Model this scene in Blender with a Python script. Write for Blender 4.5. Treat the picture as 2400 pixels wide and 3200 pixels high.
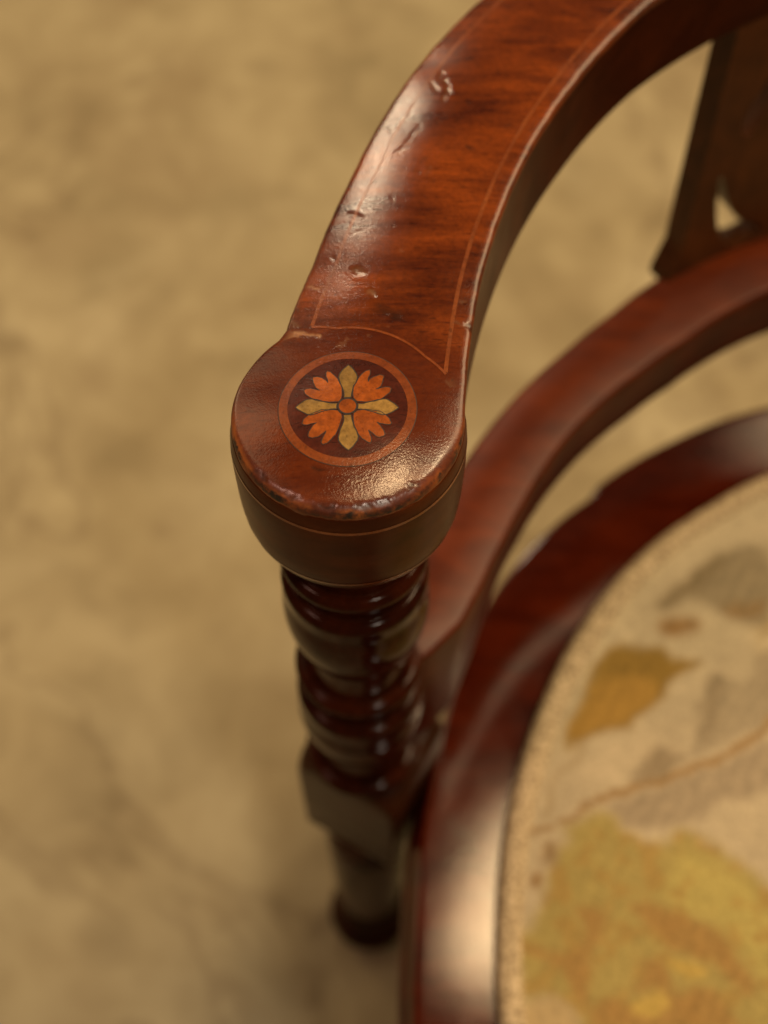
import bpy, bmesh, math, random
import numpy as np
from mathutils import Vector, noise
from mathutils.geometry import delaunay_2d_cdt

random.seed(7)
for o in list(bpy.data.objects):
    bpy.data.objects.remove(o)
SC = bpy.context.scene
COL = SC.collection

# ------------------------------------------------------------------ camera
DZ = 0.118                     # chair parts are measured 118 mm above the floor they stand on
CAM_Z = 0.93 - DZ
cam_d = bpy.data.cameras.new('camera')
cam = bpy.data.objects.new('camera', cam_d)
COL.objects.link(cam)
cam.location = (0, 0, CAM_Z)
cam.rotation_euler = (math.radians(90 - 59), 0, 0)
cam_d.sensor_fit = 'VERTICAL'
cam_d.sensor_height = 36.0
cam_d.sensor_width = 27.0
cam_d.lens = 36.0 * 3600 / 3200
cam_d.clip_start = 0.01
cam_d.clip_end = 100
cam_d.dof.use_dof = True
cam_d.dof.focus_distance = 0.287
cam_d.dof.aperture_fstop = 6.0
cam_d.dof.aperture_blades = 0
SC.camera = cam

# ------------------------------------------------------------------ world and lamps
world = bpy.data.worlds.new('World')
SC.world = world
world.use_nodes = True
bg = world.node_tree.nodes['Background']
bg.inputs[0].default_value = (1.0, 0.78, 0.50, 1)
bg.inputs[1].default_value = 0.105


def area(name, loc, target, sx, sy, power, color, rot=0.0):
    d = bpy.data.lights.new(name, 'AREA')
    d.shape = 'RECTANGLE'
    d.size, d.size_y = sx, sy
    d.energy = power
    d.color = color
    o = bpy.data.objects.new(name, d)
    COL.objects.link(o)
    o.location = loc
    q = (Vector(target) - Vector(loc)).to_track_quat('-Z', 'Y')
    o.rotation_euler = q.to_euler()
    o.rotation_euler.rotate_axis('Z', rot)
    return o


# long ceiling lamp running away from the viewer, above and behind the chair arm
strip = area('ceiling_lamp', (0.270, 0.552, 2.40 - DZ), (0.270, 0.552, 0), 0.16, 0.35, 10, (1.0, 0.66, 0.34))
strip.rotation_euler = (0, 0, math.atan2(-0.47, 0.88))
# standard lamp farther back in the room
area('standard_lamp', (-0.32, 2.05, 2.02 - DZ), (0.0, 0.26, 0.58), 0.11, 0.25, 7.2, (1.0, 0.76, 0.50))
# unseen fill lights added for the floor and fabric: far right behind the chair, straight above the seat, weak one on the left
area('fill_light', (2.15, 1.80, 2.3), (0.1, 0.6, 0.0), 1.8, 1.8, 82, (1.0, 0.71, 0.40))
area('fill_light', (1.02, 0.66, 2.5), (1.02, 0.66, 0.0), 0.4, 0.4, 32, (1.0, 0.71, 0.40))
area('fill_light', (-1.60, 1.60, 2.5), (0.0, 0.8, 0.0), 1.6, 1.6, 17, (1.0, 0.71, 0.40))
# unseen low light added behind on the left: brightens the far floor and rims the arm
area('low_fill_light', (-1.30, 1.45, 1.20), (-0.1, 0.7, 0.0), 0.30, 0.30, 5, (1.0, 0.71, 0.40))
# weak pink shaded lamp to the left of the viewer, small lamp over the right shoulder
area('shaded_lamp', (-1.20, -0.30, 2.3), (0.0, 0.2, 0.4), 0.4, 0.3, 12, (1.0, 0.55, 0.42))
area('shoulder_lamp', (0.60, -0.75, 2.2), (0.0, 0.2, 0.4), 0.22, 0.15, 20, (1.0, 0.84, 0.66))

SC.view_settings.view_transform = 'Standard'
SC.view_settings.look = 'None'
SC.view_settings.exposure = -0.38
SC.view_settings.gamma = 1.0
SC.view_settings.use_curve_mapping = False
SC.render.engine = 'CYCLES'
SC.cycles.use_denoising = True
SC.cycles.max_bounces = 8
SC.cycles.sample_clamp_indirect = 4.0

# ------------------------------------------------------------------ chair frame of reference (plan is concentric)
CX, CY = 0.261, 0.153
_n = math.hypot(0.485, 0.874)
BX, BY = 0.485 / _n, 0.874 / _n          # towards the back of the chair
LX, LY = -BY, BX                         # towards the visible arm
POST = np.array([-0.0090 - CX, 0.1686 - CY])   # axis of the turned post, chair coordinates


def P(t, r):
    """chair coordinates of polar angle t (degrees from the back) and radius r (metres)"""
    a = math.radians(t)
    return (r * (math.cos(a) * BX + math.sin(a) * LX), r * (math.cos(a) * BY + math.sin(a) * LY))


def polar(x, y):
    x, y = np.asarray(x), np.asarray(y)
    return np.degrees(np.arctan2(x * LX + y * LY, x * BX + y * BY)), np.hypot(x, y)


# ------------------------------------------------------------------ materials
class N:
    def __init__(self, name):
        self.m = bpy.data.materials.new(name)
        self.m.use_nodes = True
        self.t = self.m.node_tree
        self.b = self.t.nodes['Principled BSDF']

    def n(self, kind, **kw):
        o = self.t.nodes.new(kind)
        for k, v in kw.items():
            if k in ('ins',):
                for i, x in v.items():
                    o.inputs[i].default_value = x
            else:
                setattr(o, k, v)
        return o

    def l(self, a, b):
        self.t.links.new(a, b)

    def coords(self, rotz=0.0, scale=(1, 1, 1), kind='Object'):
        c = self.n('ShaderNodeTexCoord')
        m = self.n('ShaderNodeMapping')
        m.inputs['Rotation'].default_value = (0, 0, rotz)
        m.inputs['Scale'].default_value = scale
        self.l(c.outputs[kind], m.inputs[0])
        return m.outputs[0]

    def noise(self, vec, scale, detail=4, rough=.55, dist=0.0):
        o = self.n('ShaderNodeTexNoise')
        self.l(vec, o.inputs['Vector'])
        o.inputs['Scale'].default_value = scale
        o.inputs['Detail'].default_value = detail
        o.inputs['Roughness'].default_value = rough
        o.inputs['Distortion'].default_value = dist
        return o.outputs['Fac']

    def ramp(self, fac, stops):
        o = self.n('ShaderNodeValToRGB')
        e = o.color_ramp.elements
        while len(e) < len(stops):
            e.new(0.5)
        for i, (p, c) in enumerate(stops):
            e[i].position = p
            e[i].color = (c, c, c, 1) if isinstance(c, (int, float)) else (*c, 1)
        self.l(fac, o.inputs[0])
        return o.outputs['Color']

    def mix(self, fac, a, b, mode='MIX'):
        o = self.n('ShaderNodeMix', data_type='RGBA', blend_type=mode)
        for i, v in ((0, fac), (6, a), (7, b)):
            if hasattr(v, 'is_linked') or hasattr(v, 'links'):
                self.l(v, o.inputs[i])
            else:
                o.inputs[i].default_value = v if i == 0 else (*v, 1)
        return o.outputs[2]

    def math(self, op, a, b=0.0, clamp=False):
        o = self.n('ShaderNodeMath', operation=op, use_clamp=clamp)
        for i, v in ((0, a), (1, b)):
            if hasattr(v, 'links'):
                self.l(v, o.inputs[i])
            else:
                o.inputs[i].default_value = v
        return o.outputs[0]

    def attr(self, name):
        return self.n('ShaderNodeAttribute', attribute_name=name).outputs['Fac']

    def bump(self, h, strength, dist=0.001, prev=None):
        o = self.n('ShaderNodeBump')
        o.inputs['Strength'].default_value = strength
        o.inputs['Distance'].default_value = dist
        self.l(h, o.inputs['Height'])
        if prev is not None:
            self.l(prev, o.inputs['Normal'])
        return o.outputs['Normal']


def wood(name, dark, light, rotz=0.0, grain=(14, 160, 60), rough=.30, worn=None, bump=.12, coat=0.0, spec=.5, black=(.012, .006, .003), fine=1.0, vary=0.0):
    k = N(name)
    v = k.coords(rotz, grain)
    g = k.noise(v, 1.0, 6, .62, .35)
    v2 = k.coords(rotz, (1, 1, 1))
    big = k.noise(k.coords(rotz, (.55, 1.3, 1)), 48, 4, .6, .5)
    pore = k.noise(k.coords(rotz, (grain[0] * 6, grain[1] * 5, grain[2] * 5)), 1.0, 2, .5)
    f = k.math('ADD', k.math('MULTIPLY', g, .42), k.math('MULTIPLY', big, .66))
    col = k.ramp(f, [(.38, dark), (.55, tuple((a + b) / 2 for a, b in zip(dark, light))), (.70, light)])
    pores = k.ramp(pore, [(.60, 0.0), (.72, 1.0)])
    col = k.mix(k.math('MULTIPLY', pores, .45 * fine), col, tuple(c * .35 for c in dark))
    mot = k.ramp(k.noise(v2, 620, 5, .7), [(.30, .55), (.55, 1.0), (.75, 1.25)])
    col = k.mix(.75 * min(1.0, fine), col, mot, 'MULTIPLY')
    if vary:
        rnd = k.n('ShaderNodeObjectInfo').outputs['Random']
        col = k.mix(1.0, col, k.ramp(rnd, [(0.0, 1 - vary), (1.0, 1 + vary * .6)]), 'MULTIPLY')
        sh = k.noise(v2, 260, 3, .6)
        col = k.mix(k.ramp(sh, [(.45, 0.0), (.68, .6)]), col, tuple(c * .55 for c in dark))
    # old dirt flecks
    fl = k.ramp(k.noise(v2, 420, 3, .6), [(.68, 0.0), (.76, 1.0)])
    col = k.mix(k.math('MULTIPLY', fl, .55 * fine), col, black)
    rg = k.math('ADD', k.math('MULTIPLY', k.noise(v2, 90, 4, .6), .12), rough - .06)
    if worn:
        ed = k.attr('edge')
        w = k.math('SUBTRACT', k.math('ADD', ed, k.math('MULTIPLY', k.noise(v2, 240, 5, .7), .9)), .95, True)
        w = k.math('MULTIPLY', k.math('MULTIPLY', w, 2.4, True), k.ramp(k.noise(v2, 105, 3, .6), [(.42, .0), (.62, 1.0)]))
        col = k.mix(w, col, worn)
        d2 = k.math('MULTIPLY', k.math('SUBTRACT', k.math('ADD', ed, k.math('MULTIPLY', k.noise(v2, 230, 6, .75), 1.0)), 1.42, True), 6.0, True)
        col = k.mix(d2, col, black)
        col = k.mix(k.math('MULTIPLY', k.attr('cap'), .55), col, (.050, .0075, .0022))
        di = k.attr('dirt')
        col = k.mix(di, col, black)
        pa = k.attr('pale')
        col = k.mix(k.math('MULTIPLY', pa, .8), col, (.30, .15, .07))
        rg = k.math('ADD', rg, k.math('MULTIPLY', ed, .34))
    k.l(col, k.b.inputs['Base Color'])
    k.l(rg, k.b.inputs['Roughness'])
    k.b.inputs['Specular IOR Level'].default_value = spec
    if coat:
        k.b.inputs['Coat Weight'].default_value = coat
        k.b.inputs['Coat Roughness'].default_value = .16
    n1 = k.bump(k.noise(v2, 1700, 2, .6), bump, .00011)
    n2 = k.bump(k.noise(v2, 140, 3, .5), bump * .25, .0003, n1)
    n3 = k.bump(g, .04, .0003, n2)
    k.l(n3, k.b.inputs['Normal'])
    return k.m


GR = math.radians(-18)
M = {}
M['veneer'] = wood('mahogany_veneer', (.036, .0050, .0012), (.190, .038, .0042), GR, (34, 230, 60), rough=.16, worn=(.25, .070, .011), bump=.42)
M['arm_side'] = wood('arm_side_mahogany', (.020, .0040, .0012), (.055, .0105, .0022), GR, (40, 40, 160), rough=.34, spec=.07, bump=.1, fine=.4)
M['band'] = wood('cross_band', (.07, .010, .004), (.17, .032, .007), GR, (55, 380, 60), rough=.22, bump=.4)
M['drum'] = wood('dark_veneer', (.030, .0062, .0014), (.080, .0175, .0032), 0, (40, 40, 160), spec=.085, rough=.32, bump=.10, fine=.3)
M['turned'] = wood('turned_mahogany', (.011, .0024, .0010), (.040, .0075, .0019), 0, (200, 200, 30), spec=.065, rough=.11, bump=.06, fine=.4)
M['block'] = wood('block_mahogany', (.014, .004, .0016), (.042, .011, .003), 0, (140, 140, 22), spec=.12, rough=.30, bump=.08, fine=.5)
M['rail'] = wood('rail_mahogany', (.046, .0056, .0010), (.115, .0185, .0020), math.radians(35), (30, 120, 120), spec=.22, rough=.34, bump=.10, fine=.4)
M['seatrail'] = wood('seat_rail_mahogany', (.024, .0026, .0008), (.062, .0076, .0015), math.radians(55), (24, 120, 120), spec=.36, rough=.10, bump=.13, fine=.4)
M['seat_side'] = wood('seat_side_mahogany', (.030, .0034, .0010), (.075, .0095, .0018), math.radians(55), (24, 120, 120), rough=.30, spec=.07, bump=.10, fine=.4)
M['splat'] = wood('splat_mahogany', (.036, .0105, .0028), (.095, .028, .0065), 0, (140, 140, 20), spec=.2, rough=.34, bump=.08, fine=.4)
M['roundel'] = wood('rosewood_ground', (.030, .005, .003), (.075, .013, .005), GR, (60, 300, 60), rough=.20, bump=.3)
M['ring'] = wood('ring_wood', (.115, .022, .0045), (.20, .048, .008), 0, (120, 120, 60), rough=.22, bump=.4)
M['string'] = wood('string_wood', (.115, .024, .0045), (.20, .050, .008), 0, (120, 120, 60), rough=.22, bump=.4)
M['boxwood'] = wood('boxwood', (.20, .110, .025), (.32, .195, .052), .3, (160, 160, 60), rough=.22, vary=.28, bump=.35, black=(.25, .11, .02))
M['satin'] = wood('satinwood', (.20, .042, .0045), (.32, .080, .0095), .6, (160, 160, 60), rough=.22, vary=.28, bump=.35, black=(.2, .05, .01))


def plain(name, col, rough=.5, spec=.4):
    k = N(name)
    v = k.coords()
    c = k.mix(k.noise(v, 300, 3), col, tuple(x * 1.6 for x in col))
    k.l(c, k.b.inputs['Base Color'])
    k.b.inputs['Roughness'].default_value = rough
    k.b.inputs['Specular IOR Level'].default_value = spec
    return k.m


M['mastic'] = plain('black_mastic', (.010, .005, .003), .45)
M['metal'] = plain('glide_metal', (.03, .025, .02), .4)


def fabric_material():
    k = N('tapestry_fabric')
    a = k.n('ShaderNodeAttribute', attribute_name='print').outputs['Color']
    v = k.coords()
    weave = k.n('ShaderNodeTexWave', wave_type='BANDS', bands_direction='DIAGONAL')
    k.l(v, weave.inputs['Vector'])
    weave.inputs['Scale'].default_value = 420
    weave.inputs['Distortion'].default_value = 1.0
    f = k.noise(v, 560, 2)
    c = k.mix(.30, a, k.ramp(f, [(.35, .35), (.65, 1.0)]), 'MULTIPLY')
    c = k.mix(.12, c, k.ramp(weave.outputs['Fac'], [(.2, .5), (.8, 1.0)]), 'MULTIPLY')
    k.l(c, k.b.inputs['Base Color'])
    k.b.inputs['Roughness'].default_value = .8
    k.b.inputs['Specular IOR Level'].default_value = .15
    k.b.inputs['Sheen Weight'].default_value = .12
    k.l(k.bump(f, .5, .0006), k.b.inputs['Normal'])
    return k.m


def gimp_material():
    k = N('gimp_braid')
    v = k.coords()
    f = k.noise(v, 520, 2, .55)
    c = k.ramp(f, [(.34, (.20, .145, .075)), (.50, (.46, .36, .21)), (.66, (.66, .54, .34))])
    k.l(c, k.b.inputs['Base Color'])
    k.b.inputs['Roughness'].default_value = .75
    k.b.inputs['Specular IOR Level'].default_value = .2
    k.l(k.bump(f, .9, .0015), k.b.inputs['Normal'])
    return k.m


def floor_material():
    k = N('mottled_floor')
    v = k.coords()
    a = k.noise(v, 5.5, 5, .55, .6)
    b = k.noise(v, 17, 4, .55, .8)
    c3 = k.noise(v, 60, 3, .5)
    f = k.math('ADD', k.math('ADD', k.math('MULTIPLY', a, .55), k.math('MULTIPLY', b, .40)), k.math('MULTIPLY', c3, .08))
    c = k.ramp(f, [(.34, (.210, .172, .094)), (.50, (.300, .252, .145)), (.68, (.385, .335, .202))])
    st = k.noise(v, 3.2, 5, .6, 1.6)
    c = k.mix(k.ramp(st, [(.52, 0.0), (.68, .5)]), c, (.20, .150, .080))
    lt = k.noise(k.coords(.6), 4.1, 4, .55, 1.2)
    c = k.mix(k.ramp(lt, [(.52, 0.0), (.70, .55)]), c, (.44, .39, .245))
    vein = k.math('ABSOLUTE', k.math('SUBTRACT', k.noise(k.coords(1.1), 2.1, 5, .6, .8), .5))
    c = k.mix(k.ramp(vein, [(.0, .35), (.018, 0.0)]), c, (.13, .09, .045))
    spots = k.n('ShaderNodeTexVoronoi', feature='F1')
    k.l(v, spots.inputs['Vector'])
    spots.inputs['Scale'].default_value = 7.5
    s = k.ramp(spots.outputs['Distance'], [(.0, 1.0), (.13, .6), (.24, 0.0)])
    keep = k.ramp(k.noise(v, 4.0, 1), [(.50, 0.0), (.60, 1.0)])
    c = k.mix(k.math('MULTIPLY', k.math('MULTIPLY', s, keep), .55), c, (.10, .070, .035))
    k.l(c, k.b.inputs['Base Color'])
    k.b.inputs['Roughness'].default_value = .7
    k.b.inputs['Specular IOR Level'].default_value = .25
    k.l(k.bump(c3, .2, .002), k.b.inputs['Normal'])
    return k.m


M['fabric'] = fabric_material()
M['gimp'] = gimp_material()
M['floor'] = floor_material()


# ------------------------------------------------------------------ mesh helpers
def build(name, verts, faces, mat, parent, smooth=True, attrs=None, angle=None):
    me = bpy.data.meshes.new(name)
    me.from_pydata([tuple(map(float, v)) for v in verts], [], [tuple(map(int, f)) for f in faces])
    me.update()
    if smooth:
        me.polygons.foreach_set('use_smooth', [True] * len(me.polygons))
        if angle:
            me.set_sharp_from_angle(angle=math.radians(angle))
    me.materials.append(M[mat])
    for k, vals in (attrs or {}).items():
        vals = np.asarray(vals, np.float32)
        if vals.ndim == 1:
            at = me.attributes.new(k, 'FLOAT', 'POINT')
            at.data.foreach_set('value', vals)
        else:
            at = me.attributes.new(k, 'FLOAT_COLOR', 'POINT')
            at.data.foreach_set('color', np.c_[vals, np.ones(len(vals))].astype(np.float32).ravel())
    o = bpy.data.objects.new(name, me)
    COL.objects.link(o)
    if parent is not None:
        o.parent = parent
    return o


def mirrored(o, parent):
    """the same part on the other side of the chair"""
    me = o.data.copy()
    n = len(me.vertices)
    co = np.empty(n * 3, np.float32)
    me.vertices.foreach_get('co', co)
    co = co.reshape(n, 3)
    d = co[:, 0] * LX + co[:, 1] * LY
    co[:, 0] -= 2 * d * LX
    co[:, 1] -= 2 * d * LY
    me.vertices.foreach_set('co', co.ravel())
    me.flip_normals()
    me.update()
    c = bpy.data.objects.new(o.name.split('.')[0], me)
    COL.objects.link(c)
    c.parent = parent
    return c


def grid_faces(nu, nv, wrap_u=False, wrap_v=False, flip=False):
    fs = []
    for i in range(nu if wrap_u else nu - 1):
        for j in range(nv if wrap_v else nv - 1):
            a = i * nv + j
            b = ((i + 1) % nu) * nv + j
            c = ((i + 1) % nu) * nv + (j + 1) % nv
            d = i * nv + (j + 1) % nv
            fs.append((a, d, c, b) if flip else (a, b, c, d))
    return fs


def lathe(name, prof, mat, parent, seg=96, cx=POST[0], cy=POST[1], angle=None):
    """prof: (z, r) from top to bottom"""
    vs = []
    for i in range(seg):
        a = 2 * math.pi * i / seg
        for z, r in prof:
            vs.append((cx + r * math.cos(a), cy + r * math.sin(a), z))
    fs = grid_faces(seg, len(prof), wrap_u=True, flip=True)
    n = len(prof)
    fs.append([i * n for i in range(seg)])
    fs.append([i * n + n - 1 for i in range(seg)][::-1])
    o = build(name, vs, fs, mat, parent, True, angle=angle)
    b = bmesh.new(); b.from_mesh(o.data); bmesh.ops.recalc_face_normals(b, faces=b.faces); b.to_mesh(o.data); b.free()
    return o


def smooth_profile(pts, step=.0008):
    """Catmull-Rom through (z, r)"""
    out = []
    pts = [pts[0]] + list(pts) + [pts[-1]]
    for k in range(1, len(pts) - 2):
        p0, p1, p2, p3 = (np.array(p) for p in pts[k - 1:k + 3])
        n = max(2, int(abs(p2 - p1).sum() / step))
        for i in range(n):
            t = i / n
            q = .5 * ((2 * p1) + (-p0 + p2) * t + (2 * p0 - 5 * p1 + 4 * p2 - p3) * t * t + (-p0 + 3 * p1 - 3 * p2 + p3) * t ** 3)
            out.append((q[0], max(q[1], .0005)))
    out.append(tuple(pts[-1]))
    return out


def smoothstep(a, b, x):
    t = np.clip((np.asarray(x, float) - a) / (b - a), 0, 1)
    return t * t * (3 - 2 * t)


# ------------------------------------------------------------------ floor
fv = [(-4, -3, 0), (4, -3, 0), (4, 6, 0), (-4, 6, 0)]
floor = build('floor', fv, [(0, 1, 2, 3)], 'floor', None, False)
floor['kind'] = 'structure'

# ------------------------------------------------------------------ the chair
chair = bpy.data.objects.new('armchair', None)
COL.objects.link(chair)
chair.location = (CX, CY, -DZ)
chair['label'] = 'inlaid mahogany tub armchair with turned post and floral tapestry seat'
chair['category'] = 'chair'

# ---- arm rail: a flat ring with a round end over the post
ARM_Z = 0.700
ARM_B = 0.663
CAP_R = 0.0292


def r_in(t):
    return np.interp(t, [0, 60, 74, 85, 100, 109, 116], [.250, .250, .2487, .2455, .2428, .2417, .2412])


def r_out(t):
    return np.interp(t, [0, 60, 82, 90, 99, 106, 112], [.292, .292, .2912, .2898, .2876, .2876, .2900])


ANG = np.array([math.radians(a) for a in np.linspace(0, 360, 721)])
# outline: outer edge from the back to the notch, round the cap, inner edge to the back
outer = [P(t, r_out(t)) for t in np.r_[np.arange(0, 60, 1.5), np.arange(60, 110.8, .12)]]
post_t, post_r = polar(*POST)
notch = P(110.9, float(r_out(110.9)))
a0 = math.atan2(notch[1] - POST[1], notch[0] - POST[0])
tin = P(115.0, float(r_in(115)))
a1 = math.atan2(tin[1] - POST[1], tin[0] - POST[0])
while a1 < a0:
    a1 += 2 * math.pi
capl = []
for a in np.linspace(a0 + .10, a1 - .02, 330):
    w = noise.noise(Vector((math.cos(a) * 7, math.sin(a) * 7, 3.1))) * .00018 + noise.noise(Vector((math.cos(a) * 18, math.sin(a) * 18, 1.1))) * .00006
    front = max(0, math.sin(-(a)))  # wear is strongest at the front
    capl.append((POST[0] + (CAP_R + w * (.4 + front)) * math.cos(a), POST[1] + (CAP_R + w * (.4 + front)) * math.sin(a)))
inner = [P(t, r_in(t)) for t in np.r_[np.arange(114.3, 60, -.12), np.arange(60, -.01, -1.5)]]


def wobble(pts, amp):
    out = []
    for x, y in pts:
        w = noise.noise(Vector((x * 160, y * 160, 0))) * amp + noise.noise(Vector((x * 700, y * 700, 5))) * amp * .5
        r = math.hypot(x, y)
        out.append((x * (1 + w / r), y * (1 + w / r)))
    return out


loop0 = np.array(outer + capl + inner)
outer = wobble(outer, .00018)
inner = wobble(inner, .00018)
loop = np.array(outer + capl + inner)
edge_pts = loop                                   # the cut at the back is left open
segA, segB = edge_pts[:-1], edge_pts[1:]


def edge_dist(xy):
    xy = np.asarray(xy, float)
    out = np.empty(len(xy))
    d = segB - segA
    L2 = (d ** 2).sum(1)
    for s in range(0, len(xy), 1500):
        p = xy[s:s + 1500]
        rel = p[:, None, :] - segA[None]
        t = np.clip((rel * d[None]).sum(2) / L2[None], 0, 1)
        q = rel - t[..., None] * d[None]
        out[s:s + 1500] = np.sqrt((q ** 2).sum(2).min(1))
    return out


FWD = np.array([-BX * math.sin(math.radians(post_t)) + LX * math.cos(math.radians(post_t)),
                -BY * math.sin(math.radians(post_t)) + LY * math.cos(math.radians(post_t))])   # to the front, along the arm

MM = .001
# (x0, y0, x1, y1, radius, depth, dirt, pale) in mm, chair coordinates: old knocks in the polish
DENTS = [
    (-288.6, 40.9, -277.4, 38.4, .50, .16, 0, 1.0), (-280.9, 56.4, -278.7, 54.9, .45, .12, 0, .8),
    (-270.2, 82.0, -267.6, 80.6, 1.0, .38, 0, .1), (-243.4, 142.3, -243.9, 138.5, .4, .32, .1, .15),
    (-242.4, 137.5, -241.5, 131.0, .5, .40, .05, .25), (-246.6, 136.5, -245.2, 131.5, .5, .35, 0, .2), (-243.6, 130.0, -243.0, 127.5, .5, .3, 0, .2),
    (-256.2, 106.8, -249.8, 118.7, .26, .22, .7, 0), (-257.8, 106.3, -254.1, 108.3, .4, .2, .5, 0),
    (-264.4, 53.2, -264.4, 52.6, .9, .45, .35, .4), (-269.1, 61.1, -267.0, 59.7, 1.0, .35, .2, .2),
    (-262.6, 47.6, -257.6, 44.6, 1.7, .22, .62, 0), (-261, 46, -256, 45.0, .5, .3, .8, 0), (-238.9, 42.9, -236.9, 41.4, 1.1, .8, 1, 0),
    (-277.8, -2.3, -276.3, -2.8, .8, .3, .9, 0), (-239.4, 92.7, -239.0, 92.2, .5, .2, .5, 0),
    (-272.6, 3.9, -271.8, 4.3, .3, .1, .3, 0), (-270.5, 73.9, -266.4, 75.5, .35, .12, 0, .1),
    (-266.0, 129.1, -265.0, 127.6, .8, .5, .9, 0), (-247.5, 94.6, -247.3, 94.2, .6, .2, .6, 0), (-211.4, 157.6, -211.2, 157.0, .8, .2, .6, 0),
    (-268.5, 110.5, -267.5, 109.8, .6, .4, .6, 0), (-263.1, 121.5, -262.0, 121.0, .5, .3, .6, 0), (-255.0, 118.0, -252.2, 128.0, .3, .12, 0, .2),
    (-236.8, 108.5, -236.0, 107.5, .7, .4, .8, 0), (-252.0, 98.0, -251.0, 97.0, .5, .2, .5, 0), (-259.0, 88.0, -258.5, 87.5, .5, .2, .5, 0),
    (-283.8, 48.0, -283.2, 47.5, .6, .2, .6, 0), (-275.0, 66.0, -274.0, 65.2, .5, .2, .5, 0), (-240.5, 27.5, -239.9, 26.5, .7, .4, .9, 0),
    # chips along the worn front edge of the cap
    (-268.0, -12.2, -264.0, -11.4, .55, .45, .35, .1), (-262.5, -10.8, -259.5, -9.6, .6, .6, .85, 0), (-276.5, -11.6, -273.0, -12.0, .6, .5, .45, 0),
    (-284.5, -7.9, -281.0, -9.8, .6, .5, .6, 0), (-291.5, -1.5, -289.5, -3.9, .7, .5, .85, 0), (-255.2, -6.6, -253.0, -5.0, .5, .4, .4, 0), (-273, -6.6, -251.0, -3.4, .22, .05, 0, .2),
]
RAND = random.Random(3)
for _ in range(80):                               # fine scratches and pits
    t = RAND.uniform(70, 118)
    r = RAND.uniform(.244, .288)
    x, y = P(t, r)
    a = RAND.uniform(0, 6.28)
    ln = RAND.choice([.2, .3, .4, 1.5, 3.0]) * MM
    DENTS.append((x / MM, y / MM, (x + ln * math.cos(a)) / MM, (y + ln * math.sin(a)) / MM, RAND.uniform(.22, .5), RAND.uniform(.05, .15), RAND.choice([0, .3, .5]), RAND.choice([0, 0, .2])))


def dents(xy):
    warp = np.array([(noise.noise(Vector((x * 560, y * 560, 0))), noise.noise(Vector((x * 560, y * 560, 9)))) for x, y in xy])
    xy = xy + warp * .0011
    h = np.zeros(len(xy)); dirt = np.zeros(len(xy)); pale = np.zeros(len(xy))
    for x0, y0, x1, y1, rad, dep, di, pa in DENTS:
        a = np.array([x0, y0]) * MM; b = np.array([x1, y1]) * MM
        d = b - a
        L2 = max((d ** 2).sum(), 1e-12)
        near = np.where((abs(xy - (a + b) / 2) < (abs(d) / 2 + 3 * rad * MM)).all(1))[0]
        if not len(near):
            continue
        rel = xy[near] - a
        t = np.clip((rel @ d) / L2, 0, 1)
        q = np.sqrt(((rel - t[:, None] * d) ** 2).sum(1)) / (rad * MM)
        g = np.exp(-q * q)
        rim = np.exp(-((q - 1.7) / .6) ** 2)
        h[near] += (-dep * .42 * g + dep * .08 * rim) * MM
        dirt[near] = np.maximum(dirt[near], max(.75 * di, .55 * min(1.0, dep / .4)) * np.exp(-(q * 1.1) ** 2))
        pale[near] = np.maximum(pale[near], pa * np.exp(-(q * .95) ** 4))
    return h, dirt, pale


def arm_top(xy, with_edge=True, d=None):
    """height of the polished top at plan points: gentle crown, domed cap, rounded edges, knocks"""
    xy = np.asarray(xy, float)
    t, r = polar(xy[:, 0], xy[:, 1])
    mid = (r_in(t) + r_out(t)) / 2
    s = np.clip((r - mid) / ((r_out(t) - r_in(t)) / 2), -1.05, 1.3)
    rel = xy - POST
    q = rel @ FWD
    rho = np.hypot(rel[:, 0], rel[:, 1])
    w = smoothstep(-.016, .004, q)
    z = -(1 - w) * .0017 * s * s - w * .0030 * (rho / CAP_R) ** 2.3
    # slow undulation of hand-worked timber
    und = np.array([noise.noise(Vector((x * 55, y * 55, .7))) for x, y in xy]) * .00022
    z = z + und
    h, dirt, pale = dents(xy)
    z = z + h
    if with_edge:
        if d is None:
            d = edge_dist(xy)
        R = .0013 + .0016 * smoothstep(-.004, .016, q)
        u = np.clip(1 - d / R, 0, 1)
        z = z - R * (1 - np.sqrt(np.clip(1 - u * u * .96, 0, 1)))
        return ARM_Z + z, dirt, pale, d
    return ARM_Z + z


# sample points: border loop, inset loops, interior
tan = np.roll(loop, -1, 0) - np.roll(loop, 1, 0)
tan[0] = loop[1] - loop[0]
tan[-1] = loop[-1] - loop[-2]
tan /= np.linalg.norm(tan, axis=1)[:, None]
nrm = np.c_[-tan[:, 1], tan[:, 0]]
# make the normal point inwards
if edge_dist(loop[200:201] + nrm[200:201] * .005)[0] > 0 and polar(*(loop[100] + nrm[100] * .005))[1] > polar(*loop[100])[1]:
    nrm = -nrm
pts = [loop]
for ins in (.0003, .0006, .001, .0015, .0021):
    c = loop + nrm * ins
    dd = edge_dist(c)
    tt, _ = polar(c[:, 0], c[:, 1])
    pts.append(c[(dd > ins * .93) & (tt > 0.05)])
fine = []
for t in np.arange(64, 116, .135):
    a, b = float(r_in(t)) + .0026, float(r_out(t)) - .0026
    k = int((b - a) / .00062)
    fine += [P(t + RAND.uniform(-.02, .02), r) for r in np.linspace(a, b, k)]
for t in np.r_[0.0, np.arange(1.5, 64, 1.5)]:
    a, b = float(r_in(t)) + .003, float(r_out(t)) - .003
    fine += [P(t, r) for r in np.linspace(a, b, 12)]
fine = np.array(fine)
g = np.arange(-.031, .031, .00062)
gx, gy = np.meshgrid(g, g)
cp = np.c_[gx.ravel(), gy.ravel()]
cp = cp[np.hypot(cp[:, 0], cp[:, 1]) < CAP_R - .0025] + POST
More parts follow.
